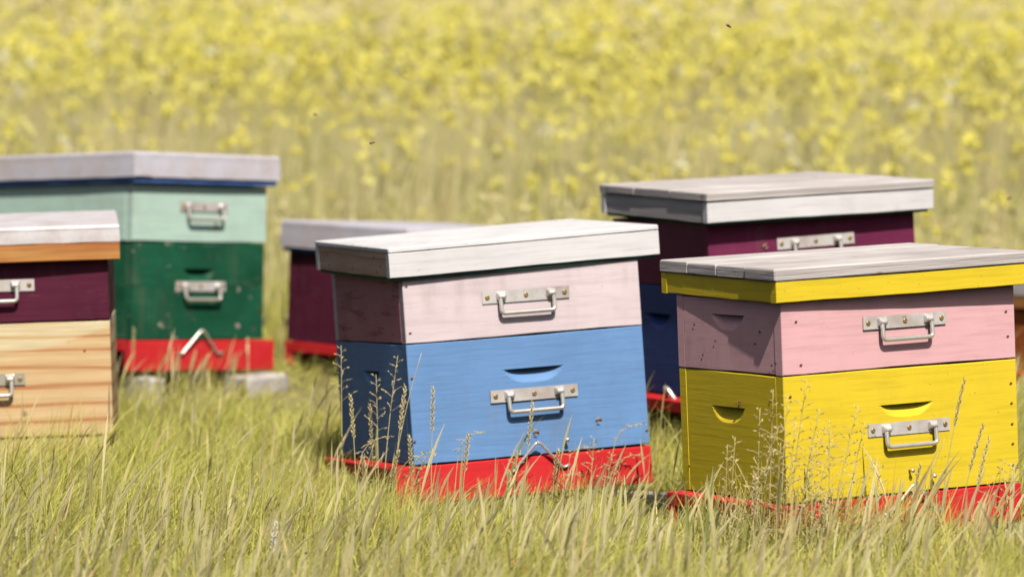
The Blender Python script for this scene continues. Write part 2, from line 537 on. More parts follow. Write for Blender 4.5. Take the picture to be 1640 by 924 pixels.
def hive_base(root, h, W1, W2, left=0.045, right=0.0, legs=True, mat='red'):
    """red bottom board: floor slab with a tall front rail and a back rail under it"""
    sx = W1 + left + right
    cx = (right - left) / 2
    fl = link('bottom_board', box_mesh('bottom_board', sx, W2 + .01 - .026, .028, M[mat], .002), root, T(cx, .013, h - .0295))
    link('front_rail', board_mesh('front_rail', sx, h - .002, .024, M[mat], None, .002), fl, T(0, -(W2 / 2 + .005) - .013, -(h - .0295)))
    link('back_rail', box_mesh('back_rail', sx, .03, h - .032, M[mat], .002), fl, T(0, W2 / 2 - .024, -(h - .031)))
    return fl

def wire_clip(root, x, z, y, w=0.10, h=0.055):
    pts = arc_pts([(-w / 2 - .012, -.004, -h + .004), (-w / 2, -.004, -h), (-.004, -.014, .006), (.004, -.014, .006), (w / 2, -.004, -h), (w / 2 + .014, -.004, -h + .006)], .007, 4)
    V, F = tube(pts, .0031, 8)
    link('wire_clip', mesh_from('wire_clip', V, F, M['bail'], True), root, T(x, y - .001, z))

def hook(root, x, z, y):
    V, F = tube([(0, .002, 0), (0, -.012, 0), (0, -.014, .004)], [.0022, .0022, .0018], 8)
    V2, F2 = tube([(0, -.012, 0), (0, -.015, 0)], .0042, 8)
    V, F = join((V, F), (V2, F2))
    link('screw_hook', mesh_from('screw_hook', V, F, M['bail'], True), root, T(x, y, z))

def lid_matrix(off, rel, yaw, tx, ty):
    return T(rel[0], rel[1], rel[2] + off) @ rot3(RAD(yaw), RAD(tx), RAD(ty)).to_4x4()

def plank_lid(root, mat4, L1, L2, t_top, t_rim, top_mat, front, left, other, n_plank=4, liner=True):
    """wooden lid: top planks over a rim of four boards"""
    rim = link('lid', box_mesh('lid', L1 - .05, L2 - .05, t_rim, M['core'], .001), root, mat4)
    for side, ang, dist, wd, m in (('front', 0, L2 / 2, L1, front), ('left', -math.pi / 2, L1 / 2, L2 - .0442, left), ('right', math.pi / 2, L1 / 2, L2 - .0442, other), ('back', math.pi, L2 / 2, L1, other)):
        link('rim_board', board_mesh('rim_board', wd, t_rim - .001, .0215, M[m], None, .0012, .0006), rim, RZ(ang) @ T(0, -dist + .002, 0))
    d = (L2 + .004) / n_plank
    for k in range(n_plank):
        me = box_mesh('plank', L1 + .004 + random.uniform(-.003, .003), d - .0012, t_top + random.uniform(-.001, .0012), M[top_mat], .0025, wob=.0006)
        link('plank', me, rim, T(random.uniform(-.0015, .0015), -L2 / 2 - .002 + d * (k + .5), t_rim + .0006))
    if liner:
        link('liner', box_mesh('liner', L1 - .022, L2 - .022, .006, M['felt'], .001), rim, T(0, 0, -.0065))
    return rim

def sheet_lid(root, mat4, L1, L2, t_cover, t_trim, cover_mat, trim_mat, inset=.006):
    """sheet-metal cover folded over the edge, with a trim board showing under it"""
    nx, ny = 14, 12
    V, F = [], []
    r = .006
    # dented folded sheet: rings from the skirt's lower edge to the middle of the top
    def ring(ins, z, k):
        out = []
        for (a, b, n) in (((-1, -1), (1, -1), nx), ((1, -1), (1, 1), ny), ((1, 1), (-1, 1), nx), ((-1, 1), (-1, -1), ny)):
            for i in range(n):
                s = i / n
                x = (a[0] * (1 - s) + b[0] * s) * (L1 / 2 - ins); y = (a[1] * (1 - s) + b[1] * s) * (L2 / 2 - ins)
                dn = 0.0005 * math.sin(i * 1.7 + L1 * 90) + 0.0003 * math.sin(i * 4.1 + k)
                nrm = (0, -1) if b[1] == a[1] == -1 else (1, 0) if a[0] == b[0] == 1 else (0, 1) if a[1] == b[1] == 1 else (-1, 0)
                out.append((x + nrm[0] * dn, y + nrm[1] * dn, z + (0.0006 * math.sin(i * 2.3 + L2 * 70) if z < .004 else 0.0)))
        return out
    prof = [(0.004, 0.001), (0.0, 0.0), (0.0, t_cover * .35), (0.0005, t_cover * .7), (0.0, t_cover - r), (r * .3, t_cover - r * .3), (r, t_cover), (L2 * .18, t_cover + .0012), (L2 * .36, t_cover + .0008)]
    for k, (ins, z) in enumerate(prof): V += ring(ins, z, k)
    n = 2 * (nx + ny)
    for k in range(len(prof) - 1):
        for i in range(n):
            j = (i + 1) % n
            F.append((k * n + i, k * n + j, (k + 1) * n + j, (k + 1) * n + i))
    F.append(tuple(range((len(prof) - 1) * n, len(prof) * n)))
    me = mesh_from('lid', V, F, M[cover_mat])
    lid = link('lid', me, root, mat4 @ T(0, 0, t_trim))
    # seam straps where the sheet is folded round the corners
    for (x, y, a) in ((-L1 / 2 + .045, -L2 / 2 - .0012, 0), (-L1 / 2 - .0012, -L2 / 2 + .004, -math.pi / 2)):
        pass
    seam = link('corner_fold', board_mesh('corner_fold', .055, t_cover - .008, .0035, M[cover_mat], None, .0006), lid, T(-L1 / 2 + .030, -L2 / 2 - .0026, .0015))
    for side, ang, dist, wd in (('front', 0, L2 / 2, L1 - 2 * inset), ('left', -math.pi / 2, L1 / 2, L2 - .045), ('right', math.pi / 2, L1 / 2, L2 - .045), ('back', math.pi, L2 / 2, L1 - 2 * inset)):
        link('trim_board', board_mesh('trim_board', wd, t_trim + .004, .02, M[trim_mat], None, .001), lid, RZ(ang) @ T(0, -dist + inset, -t_trim))
    link('inner_board', box_mesh('inner_board', L1 - .07, L2 - .07, .01, M['core'], .001), lid, T(0, 0, -t_trim + .004))
    return lid

HIVES = {}
def make_root(key, pose, hb, label, size=1.0):
    x, y, z, yaw, tx, ty, W1, W2 = pose
    R = rot3(yaw, tx, ty)
    p = Vector((x, y, z)) + R @ Vector((0, 0, -hb * size))
    o = bpy.data.objects.new('beehive', None)
    o.empty_display_size = 0.1
    C.objects.link(o)
    o.matrix_world = Matrix.Translation(p) @ R.to_4x4() @ Matrix.Scale(size, 4)
    tag(o, label, 'beehive', GROUP_HIVE)
    HIVES[key] = o
    FOOT.append((p.x, p.y, yaw, W1 / 2 + .012, W2 / 2 + .012))
    return o, W1, W2

HB, HS = .25, .148
FS = lambda z, w=.062: (0.0, z, w, .030, .022)

# --- pink and blue hive, centre
hb = .080
r, W1, W2 = make_root('centre', (-.0391, 7.8688, .1056, .3377, -.0384, -.0667, .520, .5062), hb, 'pale pink and sky blue beehive with a white lid and red base in the middle')
hive_base(r, hb, W1, W2)
hive_box(r, 'brood_box', hb, HB, W1, W2, ('blue', 'navy_side' if 'navy_side' in M else 'blue', 'blue', 'blue'), scoop_front=(0.013, .180, .066, .030, .023), scoop_left=(0.0, .188, .055, .030, .022), nails=[('front', .255, .03), ('front', -.256, .05), ('front', -.253, .18)])
hive_box(r, 'honey_super', hb + HB, HS, W1, W2, ('pink', 'worn_shaded_pink', 'pink', 'pink'), nails=[('front', -.25, .022), ('front', -.252, .118), ('left', .17, .02), ('left', .185, .10), ('left', -.02, .05)])
add_handle(r, T(0.010, -W2 / 2, hb + .128), .192)
add_handle(r, T(0.006, -W2 / 2, hb + HB + .083), .192)
wire_clip(r, .005, hb + .021, -W2 / 2 - .004, .112, .052)
hook(r, .073, hb + .027, -W2 / 2)
M_l = lid_matrix(hb, (.0042, -.016, .4024), .9, 2.38, -.84)
lid = link('lid', box_mesh('lid', .5985, .5032, .0115, M['white'], .0022, wob=.0004), r, M_l @ T(0, 0, .0505))
for side, ang, dist, wd, m in (('front', 0, .2525, .598, 'white'), ('left', -math.pi / 2, .299, .463, 'tan_wood'), ('right', math.pi / 2, .299, .463, 'white'), ('back', math.pi, .2525, .598, 'white')):
    link('rim_board', board_mesh('rim_board', wd, .0503, .0208, M[m], None, .0010, .0005), lid, RZ(ang) @ T(0, -dist + .0015, -.0503))
for (x, z) in ((-.16, .012), (.0, .010), (.165, .010), (-.17, .035), (.15, .040), (.19, .022)):
    link('nail', nail_mesh(), lid, RZ(-math.pi / 2) @ T(x, -.299 + .0012, z - .0503))
link('liner', box_mesh('liner', .584, .490, .007, M['felt'], .001), lid, T(0, 0, -.0578))

# --- pink and yellow hive, right
hb = .078
r, W1, W2 = make_root('yellow', (.6562, 7.1282, .1166, .4888, -.0131, -.0379, .5531, .3979), hb, 'rose pink and bright yellow beehive with a grey plank lid at the right', .955)
hive_base(r, hb, W1, W2, left=.036)
nl = [('front', .262, z) for z in (.035, .078, .118, .160, .20)]
hive_box(r, 'brood_box', hb, HB, W1, W2, ('yellow',) * 4, scoop_front=(0.008, .176, .062, .026, .020), scoop_left=(-.01, .178, .062, .032, .020), nails=nl + [('front', -.262, .21), ('left', .15, .20), ('left', -.17, .05)])
hive_box(r, 'honey_super', hb + HB, HS, W1, W2, ('rose',) * 4, scoop_left=(-.002, .112, .060, .030, .020), nails=[('front', .255, .095), ('front', .258, .045), ('front', -.243, .105), ('front', -.235, .02), ('left', .16, .02), ('left', .175, .025), ('left', .12, .085), ('left', .10, .06), ('left', -.13, .09), ('left', -.10, .03), ('left', -.05, .06)])
add_handle(r, T(0.012, -W2 / 2, hb + .130), .194)
add_handle(r, T(0.010, -W2 / 2, hb + HB + .092), .196)
wire_clip(r, .01, hb + .012, -W2 / 2 - .004, .112, .052)
hook(r, .010, hb + .045, -W2 / 2); hook(r, .062, hb + .030, -W2 / 2)
plank_lid(r, lid_matrix(hb, (.0123, .0091, .3997), -1.9, .82, -.47), .600, .470, .024, .042, 'grey_wood', 'yellow', 'yellow', 'yellow', 4, False)

# --- plum and blue hive behind it
hb = .082
r, W1, W2 = make_root('plum', (.5969, 8.4926, .1904, .4380, .0021, -.0603, .5317, .4659), hb, 'plum purple and dark blue beehive behind the yellow one, lid with a white band')
hive_base(r, hb, W1, W2)
hive_box(r, 'brood_box', hb, HB, W1, W2, ('navy',) * 4, scoop_front=(0, .178, .062, .030, .022), scoop_left=(-.03, .183, .060, .030, .023))
hive_box(r, 'honey_super', hb + HB, HS, W1, W2, ('plum',) * 4)
add_handle(r, T(0.006, -W2 / 2, hb + HB + .086), .198)
add_handle(r, T(0.006, -W2 / 2, hb + .13), .196)
V, F = tube(arc_pts([(-.03, -.004, -.05), (-.012, -.03, .012), (.0, -.032, .012), (.045, -.006, -.055)], .008, 4), .006, 8)
link('wire_clip', mesh_from('wire_clip', V, F, M['bail'], True), r, RZ(-math.pi / 2) @ T(.055, -W1 / 2, hb + .010))
plank_lid(r, lid_matrix(hb, (.0031, -.015, .4002), .63, 1.7, 1.08), .585, .518, .020, .046, 'grey_wood', 'white', 'grey_wood', 'white', 3, True)

# --- mint and green hive, back left
hb = .080
r, W1, W2 = make_root('green', (-1.0148, 9.7053, .2045, .8001, -.0601, .0128, .4543, .580), hb, 'mint and bottle green beehive with a zinc lid, farthest left at the back')
hive_base(r, hb, W1, W2, left=.008, right=.030)
hive_box(r, 'brood_box', hb, HB, W1 - .008, W2 - .006, ('green',) * 4, split=.135, scoop_front=(0, .180, .052, .034, .023), nails=[('front', -.19, .20), ('front', .20, .16), ('front', .205, .08), ('front', .19, .03)])
hive_box(r, 'honey_super', hb + HB, HS, W1, W2, ('mint',) * 4)
add_handle(r, T(.004, -W2 / 2 + .003, hb + .137), .168)
add_handle(r, T(.010, -W2 / 2, hb + HB + .092), .160)
wire_clip(r, -.005, hb + .018, -W2 / 2 - .004, .125, .056)
sheet_lid(r, lid_matrix(hb, (.0018, -.0006, .3962), .26, -.66, -.21),   .499, .630, .064, .014, 'zinc_sky_tint', 'blue_trim')

# --- natural pine hive, front left
hb = .08
r, W1, W2 = make_root('pine', (-1.1436, 8.2348, .112, .0801, -.0131, -.026, .5127, .46), hb, 'unpainted pine beehive with a dark purple upper box, cut by the left edge')
hive_base(r, hb, W1 - .02, W2 - .02, left=.0, mat='pine')
hive_box(r, 'brood_box', hb, HB, W1, W2, ('pine',) * 4, nails=[('front', .20, .185)])
hive_box(r, 'honey_super', hb + HB, HS, W1, W2, ('violet',) * 4)
add_handle(r, T(0.0, -W2 / 2, hb + HB + .082), .192)
add_handle(r, T(-.018, -W2 / 2, hb + .128), .175, 'bail')
sheet_lid(r, lid_matrix(hb, (.0012, -.006, .391), 2.19, 1.85, -.1), .548, .518, .037, .039, 'zinc', 'orange_wood', .001)

# --- low violet hive behind the centre
hb = .067
r, W1, W2 = make_root('violet', (-.2707, 9.9555, .164, .7252, -.031, .0381, .4999, .457), hb, 'low dark violet beehive behind the pink and blue one, only its shaded side showing')
hive_base(r, hb, W1, W2, left=.006)
hive_box(r, 'brood_box', hb, HB, W1, W2, ('violet',) * 4, split=.12, scoop_front=(0, .18, .055, .03, .015))
add_handle(r, T(0, -W2 / 2, hb + .13), .18)
sheet_lid(r, lid_matrix(hb, (.0087, -.0103, .240), .78, .44, -.27), .551, .519, .072, .012, 'zinc_sky_tint', 'blue_trim')

# --- orange hive at the right edge
hb = .07
r, W1, W2 = make_root('orange', (1.64, 9.60, .050 + .09, .62, -.0167, -.0434, .5004, .4603), hb, 'orange stained wooden beehive peeping out beyond the yellow one at the right edge')
hive_base(r, hb, W1, W2)
hive_box(r, 'brood_box', hb, HB - .09, W1, W2, ('red_wood',) * 4)
hive_box(r, 'honey_super', hb + HB - .09, .09, W1, W2, ('violet',) * 4)  # upper box coloured dark, partly painting in the lid's deep shadow
add_handle(r, T(0, -W2 / 2, hb + .08), .18)
sheet_lid(r, lid_matrix(hb, (.0118, -.0016, .163), 0, .38, -.6), .55, .517, .046, .034, 'zinc', 'orange_wood', .001)

# ------------------------------------------------------------------ concrete blocks under the bases
def block(name, x, y, z, yaw, sx, sy, sz, label, tilt=0.0):
    me = box_mesh(name, sx, sy, sz, M['concrete'], .006, wob=.0035)
    o = link(name, me)
    o.matrix_world = T(x, y, z) @ Matrix.Rotation(tilt, 4, 'Y') @ RZ(yaw)
    tag(o, label, 'block', 'pale blocks propping up the hives')

block('concrete_block', .285, 7.665, -.075, .42, .14, .12, .110, 'pale block under the near right corner of the blue hive', .05)
block('concrete_block', .90, 7.075, -.075, .50, .24, .12, .115, 'broad pale block under the red base of the yellow hive')
block('concrete_block', -.665, 9.56, .02, .8, .14, .10, .098, 'pale block under the right end of the green hive')
block('concrete_block', -.935, 9.36, .02, .9, .05, .10, .11, 'narrow pale block under the left end of the green hive')

# ------------------------------------------------------------------ grass
rng = np.random.RandomState(11)

def blades(root, h, lean, az, width, tone, S=4, curve=1.6, prof=None, tw=None, cross=False):
    """ribbons: root (n,3), height, lean = horizontal reach, az = lean direction.  S segments, pointed tip."""
    n = len(h)
    s = np.linspace(0, 1, S + 1)
    reach = lean[:, None] * (s[None, :] ** curve)
    z = h[:, None] * (s[None, :] - 0.25 * (np.minimum(lean / np.maximum(h, 1e-3), 1.6)[:, None] * s[None, :] ** 2.5))
    cx = root[:, 0, None] + np.cos(az)[:, None] * reach
    cy = root[:, 1, None] + np.sin(az)[:, None] * reach
    cz = root[:, 2, None] + z
    if prof is None: prof = (1 - s ** 1.8) * (0.65 + 0.7 * s * (1 - s) * 2)
    fa = rng.uniform(0, np.pi, n) if tw is None else tw
    V, loops, tn = [], [], []
    base = 0
    for extra in ((0.0, np.pi / 2) if cross else (0.0,)):
        wx = np.cos(fa + extra)[:, None] * width[:, None] * prof[None, :] * .5
        wy = np.sin(fa + extra)[:, None] * width[:, None] * prof[None, :] * .5
        L = np.stack([cx - wx, cy - wy, cz], -1); R = np.stack([cx + wx, cy + wy, cz], -1)
        A = np.stack([L, R], 2)              # n,S+1,2,3
        V.append(A.reshape(-1, 3))
        k = np.arange(n)[:, None] * (2 * (S + 1)) + np.arange(S)[None, :] * 2 + base
        q = np.stack([k, k + 1, k + 3, k + 2], -1).reshape(-1, 4)
        loops.append(q)
        tn.append(np.repeat(tone, 2 * (S + 1)))
        base += n * 2 * (S + 1)
    return np.concatenate(V), np.concatenate(loops), np.concatenate(tn)

def ribbons_object(name, packs, mat, label=None, cat=None, kind='stuff'):
    V, Q, Tn = [], [], []
    off = 0
    for (v, q, t) in packs:
        V.append(v); Q.append(q + off); Tn.append(t); off += len(v)
    V = np.concatenate(V); Q = np.concatenate(Q); Tn = np.concatenate(Tn)
    me = fast_mesh(name, V, Q.ravel(), np.arange(len(Q)) * 4, np.full(len(Q), 4), mat, Tn)
    o = link(name, me)
    tag(o, label, cat, None, kind)
    return o

def outside_hives(x, y, grow=0.0):
    ok = np.ones(len(x), bool)
    for (hx, hy, yaw, a, b) in FOOT:
        dx, dy = x - hx, y - hy
        c, s = math.cos(yaw), math.sin(yaw)
        lx, ly = dx * c + dy * s, -dx * s + dy * c
        ok &= ~((np.abs(lx) < a + grow) & (np.abs(ly) < b + grow))
    return ok

def scatter(n, y0, y1, half=0.175, power=1.0):
    y = y0 + (y1 - y0) * rng.uniform(0, 1, n) ** power
    x = rng.uniform(-1, 1, n) * (half * y + .45)
    return x, y

def clump(x, y, f=1.0):
    """slow patchiness 0..1"""
    v = np.sin(x * 2.3 * f + 1.1 * np.sin(y * 1.7 * f)) + np.sin(y * 3.1 * f + 2.0 * np.sin(x * 1.9 * f + .7)) + 0.7 * np.sin(x * 7.3 * f + y * 4.1 * f)
    return np.clip(v / 5.4 + .5, 0, 1)

GRASS = plant_mat('meadow_grass_leaf', [(0.0, (0.16, 0.20, 0.03)), (0.3, (0.47, 0.50, 0.08)), (0.6, (0.71, 0.69, 0.15)), (0.82, (0.82, 0.75, 0.28)), (0.93, (0.60, 0.42, 0.12)), (1.0, (0.50, 0.22, 0.06))], trans=0.38)
STRAW = plant_mat('dry_straw_stem', [(0.0, (0.48, 0.48, 0.13)), (0.4, (0.80, 0.72, 0.33)), (0.8, (0.88, 0.79, 0.46)), (1.0, (0.82, 0.64, 0.30))], trans=0.45)
FLOWER = plant_mat('yellow_petal', [(0.0, (0.74, 0.64, 0.08)), (0.5, (0.86, 0.77, 0.14)), (0.9, (0.88, 0.82, 0.28)), (1.0, (0.82, 0.78, 0.55))], trans=0.35)

def meadow():
    packs = []
    # near sward
    for (n, y0, y1, hm, hs, wd, tmean) in ((150000, 5.2, 7.2, .118, .036, .0029, .62), (125000, 7.0, 9.0, .098, .032, .0024, .60), (105000, 8.8, 12.6, .092, .035, .0031, .58)):
        x, y = scatter(n, y0, y1)
        c = clump(x, y); c2 = clump(x + 5, y * 1.3, 3.0)
        keep = outside_hives(x, y) & (rng.uniform(0, 1, n) < .45 + .55 * c2)
        x, y, c, c2 = x[keep], y[keep], c[keep], c2[keep]; m = len(x)
        h = np.clip(rng.normal(hm, hs, m), .03, .24) * (.72 + .5 * c) * (1 + .9 * np.exp(-((x + 1.05) / .34) ** 2 - ((y - 7.65) / .40) ** 2)) * (1 + .5 * np.exp(-((x + .27) / .10) ** 2 - ((y - 7.40) / .16) ** 2)) * (1 + .5 * np.exp(-((x - .50) / .16) ** 2 - ((y - 6.85) / .15) ** 2)) * (1 - .25 * np.exp(-((x - .06) / .12) ** 2 - ((y - 7.35) / .25) ** 2)) * np.where(y > 10.6, 1.5, 1.0) * (1 - .72 * np.exp(-((x + .43) / .26) ** 4 - ((y - 9.25) / .55) ** 2)) * (1 - .70 * np.exp(-((x - .275) / .07) ** 2 - ((y - 7.38) / .30) ** 2)) * (1 - .5 * np.exp(-((x - .93) / .12) ** 2 - ((y - 6.85) / .22) ** 2))
        r = np.stack([x, y, ground_z(x, y) - .01], -1)
        az = rng.normal(0.15 + 1.2 * (clump(x - 3, y + 2, .8) - .5), 1.0, m)
        back = rng.uniform(0, 1, m) < .22
        az = np.where(back, rng.uniform(0, 2 * np.pi, m), az)
        lean = h * np.abs(rng.normal(.55, .40, m))
        tone = np.clip(rng.normal(tmean, .22, m) + .18 * (c2 - .5), 0, .88)
        tone = np.where(rng.uniform(0, 1, m) < .055, rng.uniform(.86, 1.0, m), tone)
        packs.append(blades(r, h, lean, az, wd * np.clip(rng.lognormal(-.28, .5, m), (.35), 1.9), tone, 4 if y0 < 6 else 3, curve=1.3, tw=rng.normal(0, .75, m)))
    # lying dead blades low in the sward
    n = 9000
    x, y = scatter(n, 5.2, 11)
    k = outside_hives(x, y); x, y = x[k], y[k]; m = len(x)
    r = np.stack([x, y, ground_z(x, y) + rng.uniform(0, .05, m)], -1)
    packs.append(blades(r, rng.uniform(.02, .07, m), rng.uniform(.06, .16, m), rng.uniform(0, 6.28, m), np.full(m, .003), rng.uniform(.6, .95, m), 3, 1.1))
    ribbons_object('meadow_grass', packs, GRASS, 'long straw green meadow grass leaning in the wind round the hives', 'grass')

    # thin flowering stems scattered everywhere in the sward
    packs = []
    for (n, y0, y1, hm, wd) in ((3200, 5.4, 7.0, .14, .0018), (1400, 7.0, 9.2, .125, .0015), (1800, 9.0, 12.6, .16, .0019)):
        x, y = scatter(n, y0, y1)
        k = outside_hives(x, y, .01) & ~((np.abs(x + .43) < .24) & (np.abs(y - 9.2) < .7)); x, y = x[k], y[k]; m = len(x)
        h = np.clip(rng.normal(hm, .055, m), .08, .42)
        r = np.stack([x, y, ground_z(x, y)], -1)
        prof = np.array([1, 1, .9, .8, .8, 2.4, 3.0, 2.0, .3])
        packs.append(blades(r, h, h * np.abs(rng.normal(.25, .16, m)), rng.normal(.2, .8, m), wd * rng.uniform(.7, 1.3, m), np.clip(rng.normal(.6, .22, m), 0, 1), 8, 2.0, prof, cross=True))
    ribbons_object('seeding_grass', packs, STRAW, 'pale seeding grass stems rising thinly out of the meadow sward', 'grass')
meadow()

# ------------------------------------------------------------------ flower field beyond the hives
def field():
    packs = []
    for (n, y0, y1, hm, hs, wd) in ((52000, 11.6, 16, .40, .10, .0080), (32000, 16, 28, .50, .12, .011), (14000, 28, 60, .75, .15, .022)):
        x, y = scatter(n, y0, y1, .18)
        c = clump(x, y, .9); c2 = clump(x + 9, y, 2.6)
        keep = rng.uniform(0, 1, n) < .35 + .65 * c2
        x, y, c, c2 = x[keep], y[keep], c[keep], c2[keep]; m = len(x)
        ramp_in = np.clip((y - 11.5) / 1.6, .45, 1)
        h = np.clip(rng.normal(hm, hs, m), .15, 1.0) * (.75 + .4 * c) * ramp_in
        r = np.stack([x, y, ground_z(x, y) - .01], -1)
        tone = np.clip(rng.normal(.50, .26, m) + .5 * (c2 - .5) - .06 * (y < 13.5), 0, 1)
        packs.append(blades(r, h, h * np.abs(rng.normal(.16, .12, m)), rng.normal(.1, 1.2, m), wd * rng.uniform(.6, 1.4, m), tone, 3, tw=rng.normal(0.1, .6, m)))
    ribbons_object('field_stalks', packs, STRAW, 'tall straw coloured stalks standing in the field beyond the hives', 'field grass')

    # yellow heads: loose balls of small petals on the stalks
    V, Q, Tn = [], [], []
    off = 0
    for (n, y0, y1, hm, hs, rad, np_, ps) in ((24000, 11.7, 22, .52, .15, .032, 9, .0175), (5000, 22, 30, .70, .15, .055, 9, .030), (6000, 30, 60, .86, .14, .09, 6, .055)):
        x, y = scatter(n, y0, y1, .18)
        c = clump(x * 1.0, y * .6, 1.4); c2 = clump(x + 3, y * .5, 3.3)
        dens = np.clip((y - 11.6) / 4.2, .10, 1)
        drift = np.clip((c * .6 + c2 * .4 - .28) / .45, 0, 1)
        side = np.where(y < 15, np.clip(.6 + x * .25, .25, 1.0), 1.0)
        keep = rng.uniform(0, 1, n) < dens * side * (.25 + .75 * drift)
        x, y, c = x[keep], y[keep], c[keep]; m = len(x)
        ramp_in = np.clip((y - 10.2) / 4.0, .5, 1)
        h = np.clip(rng.normal(hm, hs, m), .2, 1.15) * (.85 + .25 * c) * ramp_in
        ctr = np.stack([x, y, ground_z(x, y) + h], -1)
        sz = rng.uniform(.55, 1.35, m)
        d = rng.normal(0, 1, (m, np_, 3)); d /= np.linalg.norm(d, axis=-1, keepdims=True)
        d *= (rng.uniform(0, 1, (m, np_, 1)) ** .5) * rad * sz[:, None, None]
        d[..., 2] *= 1.15
        pc = ctr[:, None, :] + d
        nr = rng.normal(0, .55, (m, np_, 3)) + np.array([.2, -.6, .75]); nr /= np.linalg.norm(nr, axis=-1, keepdims=True)   # petals turn to the light
        a = np.cross(nr, rng.normal(0, 1, (m, np_, 3))); a /= np.linalg.norm(a, axis=-1, keepdims=True)
        b = np.cross(a, nr); b /= np.linalg.norm(b, axis=-1, keepdims=True)
        s = ps * rng.uniform(.5, 1.0, (m, np_, 1))
        quad = np.stack([pc - a * s, pc - b * s * .7, pc + a * s, pc + b * s * .7], 2).reshape(-1, 3)
        q = np.arange(m * np_ * 4).reshape(-1, 4) + off
        tt = np.clip(rng.normal(.5, .18, m), 0, .9); tt = np.where(rng.uniform(0, 1, m) < .03, 1.0, tt)
        V.append(quad); Q.append(q); Tn.append(np.repeat(tt, np_ * 4)); off += len(quad)
    # leaves and pods: tan and olive clumps between the stalks
    LV, LQ, LT = [], [], []
    lo = 0
    for (n, y0, y1, hm, hs, rad, np_, ps) in ((700, 11.6, 16, .30, .15, .06, 12, .026), (6000, 16, 28, .60, .20, .085, 10, .036), (7000, 28, 60, .80, .18, .12, 7, .06)):
        x, y = scatter(n, y0, y1, .18)
        h = np.clip(rng.normal(hm, hs, n), .05, 1.05) * np.clip((y - 11.2) / 4.5, .5, 1)
        ctr = np.stack([x, y, ground_z(x, y) + h], -1)
        d = rng.normal(0, 1, (n, np_, 3)); d /= np.linalg.norm(d, axis=-1, keepdims=True)
        d *= (rng.uniform(0, 1, (n, np_, 1)) ** .5) * rad * rng.uniform(.6, 1.4, (n, 1, 1)); d[..., 2] *= 1.5
        pc = ctr[:, None, :] + d
        nr = rng.normal(0, .6, (n, np_, 3)) + np.array([.2, -.6, .6]); nr /= np.linalg.norm(nr, axis=-1, keepdims=True)
        a = np.cross(nr, rng.normal(0, 1, (n, np_, 3)) * np.array([1.0, 1.0, .4])); a /= np.linalg.norm(a, axis=-1, keepdims=True)
        b = np.cross(a, nr); b /= np.linalg.norm(b, axis=-1, keepdims=True)
        s = ps * rng.uniform(.5, 1.0, (n, np_, 1))
        quad = np.stack([pc - a * s, pc - b * s * .3, pc + a * s, pc + b * s * .3], 2).reshape(-1, 3)
        LV.append(quad); LQ.append(np.arange(n * np_ * 4).reshape(-1, 4) + lo); lo += len(quad)
        olive = (rng.uniform(0, 1, n) < np.clip(.34 - (y - 12) * .04, .05, .34))
        LT.append(np.repeat(np.where(olive, rng.uniform(.0, .25, n), rng.uniform(.45, 1.0, n)), np_ * 4))
    LV = np.concatenate(LV); LQ = np.concatenate(LQ); LT = np.concatenate(LT)
    me = fast_mesh('field_leaves', LV, LQ.ravel(), np.arange(len(LQ)) * 4, np.full(len(LQ), 4), STRAW, LT)
    tag(link('field_leaves', me), 'soft olive and tan leaves and pods between the stalks of the field', 'field leaves', None, 'stuff')

    V = np.concatenate(V); Q = np.concatenate(Q); Tn = np.concatenate(Tn)
    me = fast_mesh('yellow_flowers', V, Q.ravel(), np.arange(len(Q)) * 4, np.full(len(Q), 4), FLOWER, Tn)
    tag(link('yellow_flowers', me), 'blurred yellow flower heads crowding the field behind the hives', 'flowers', None, 'stuff')
field()

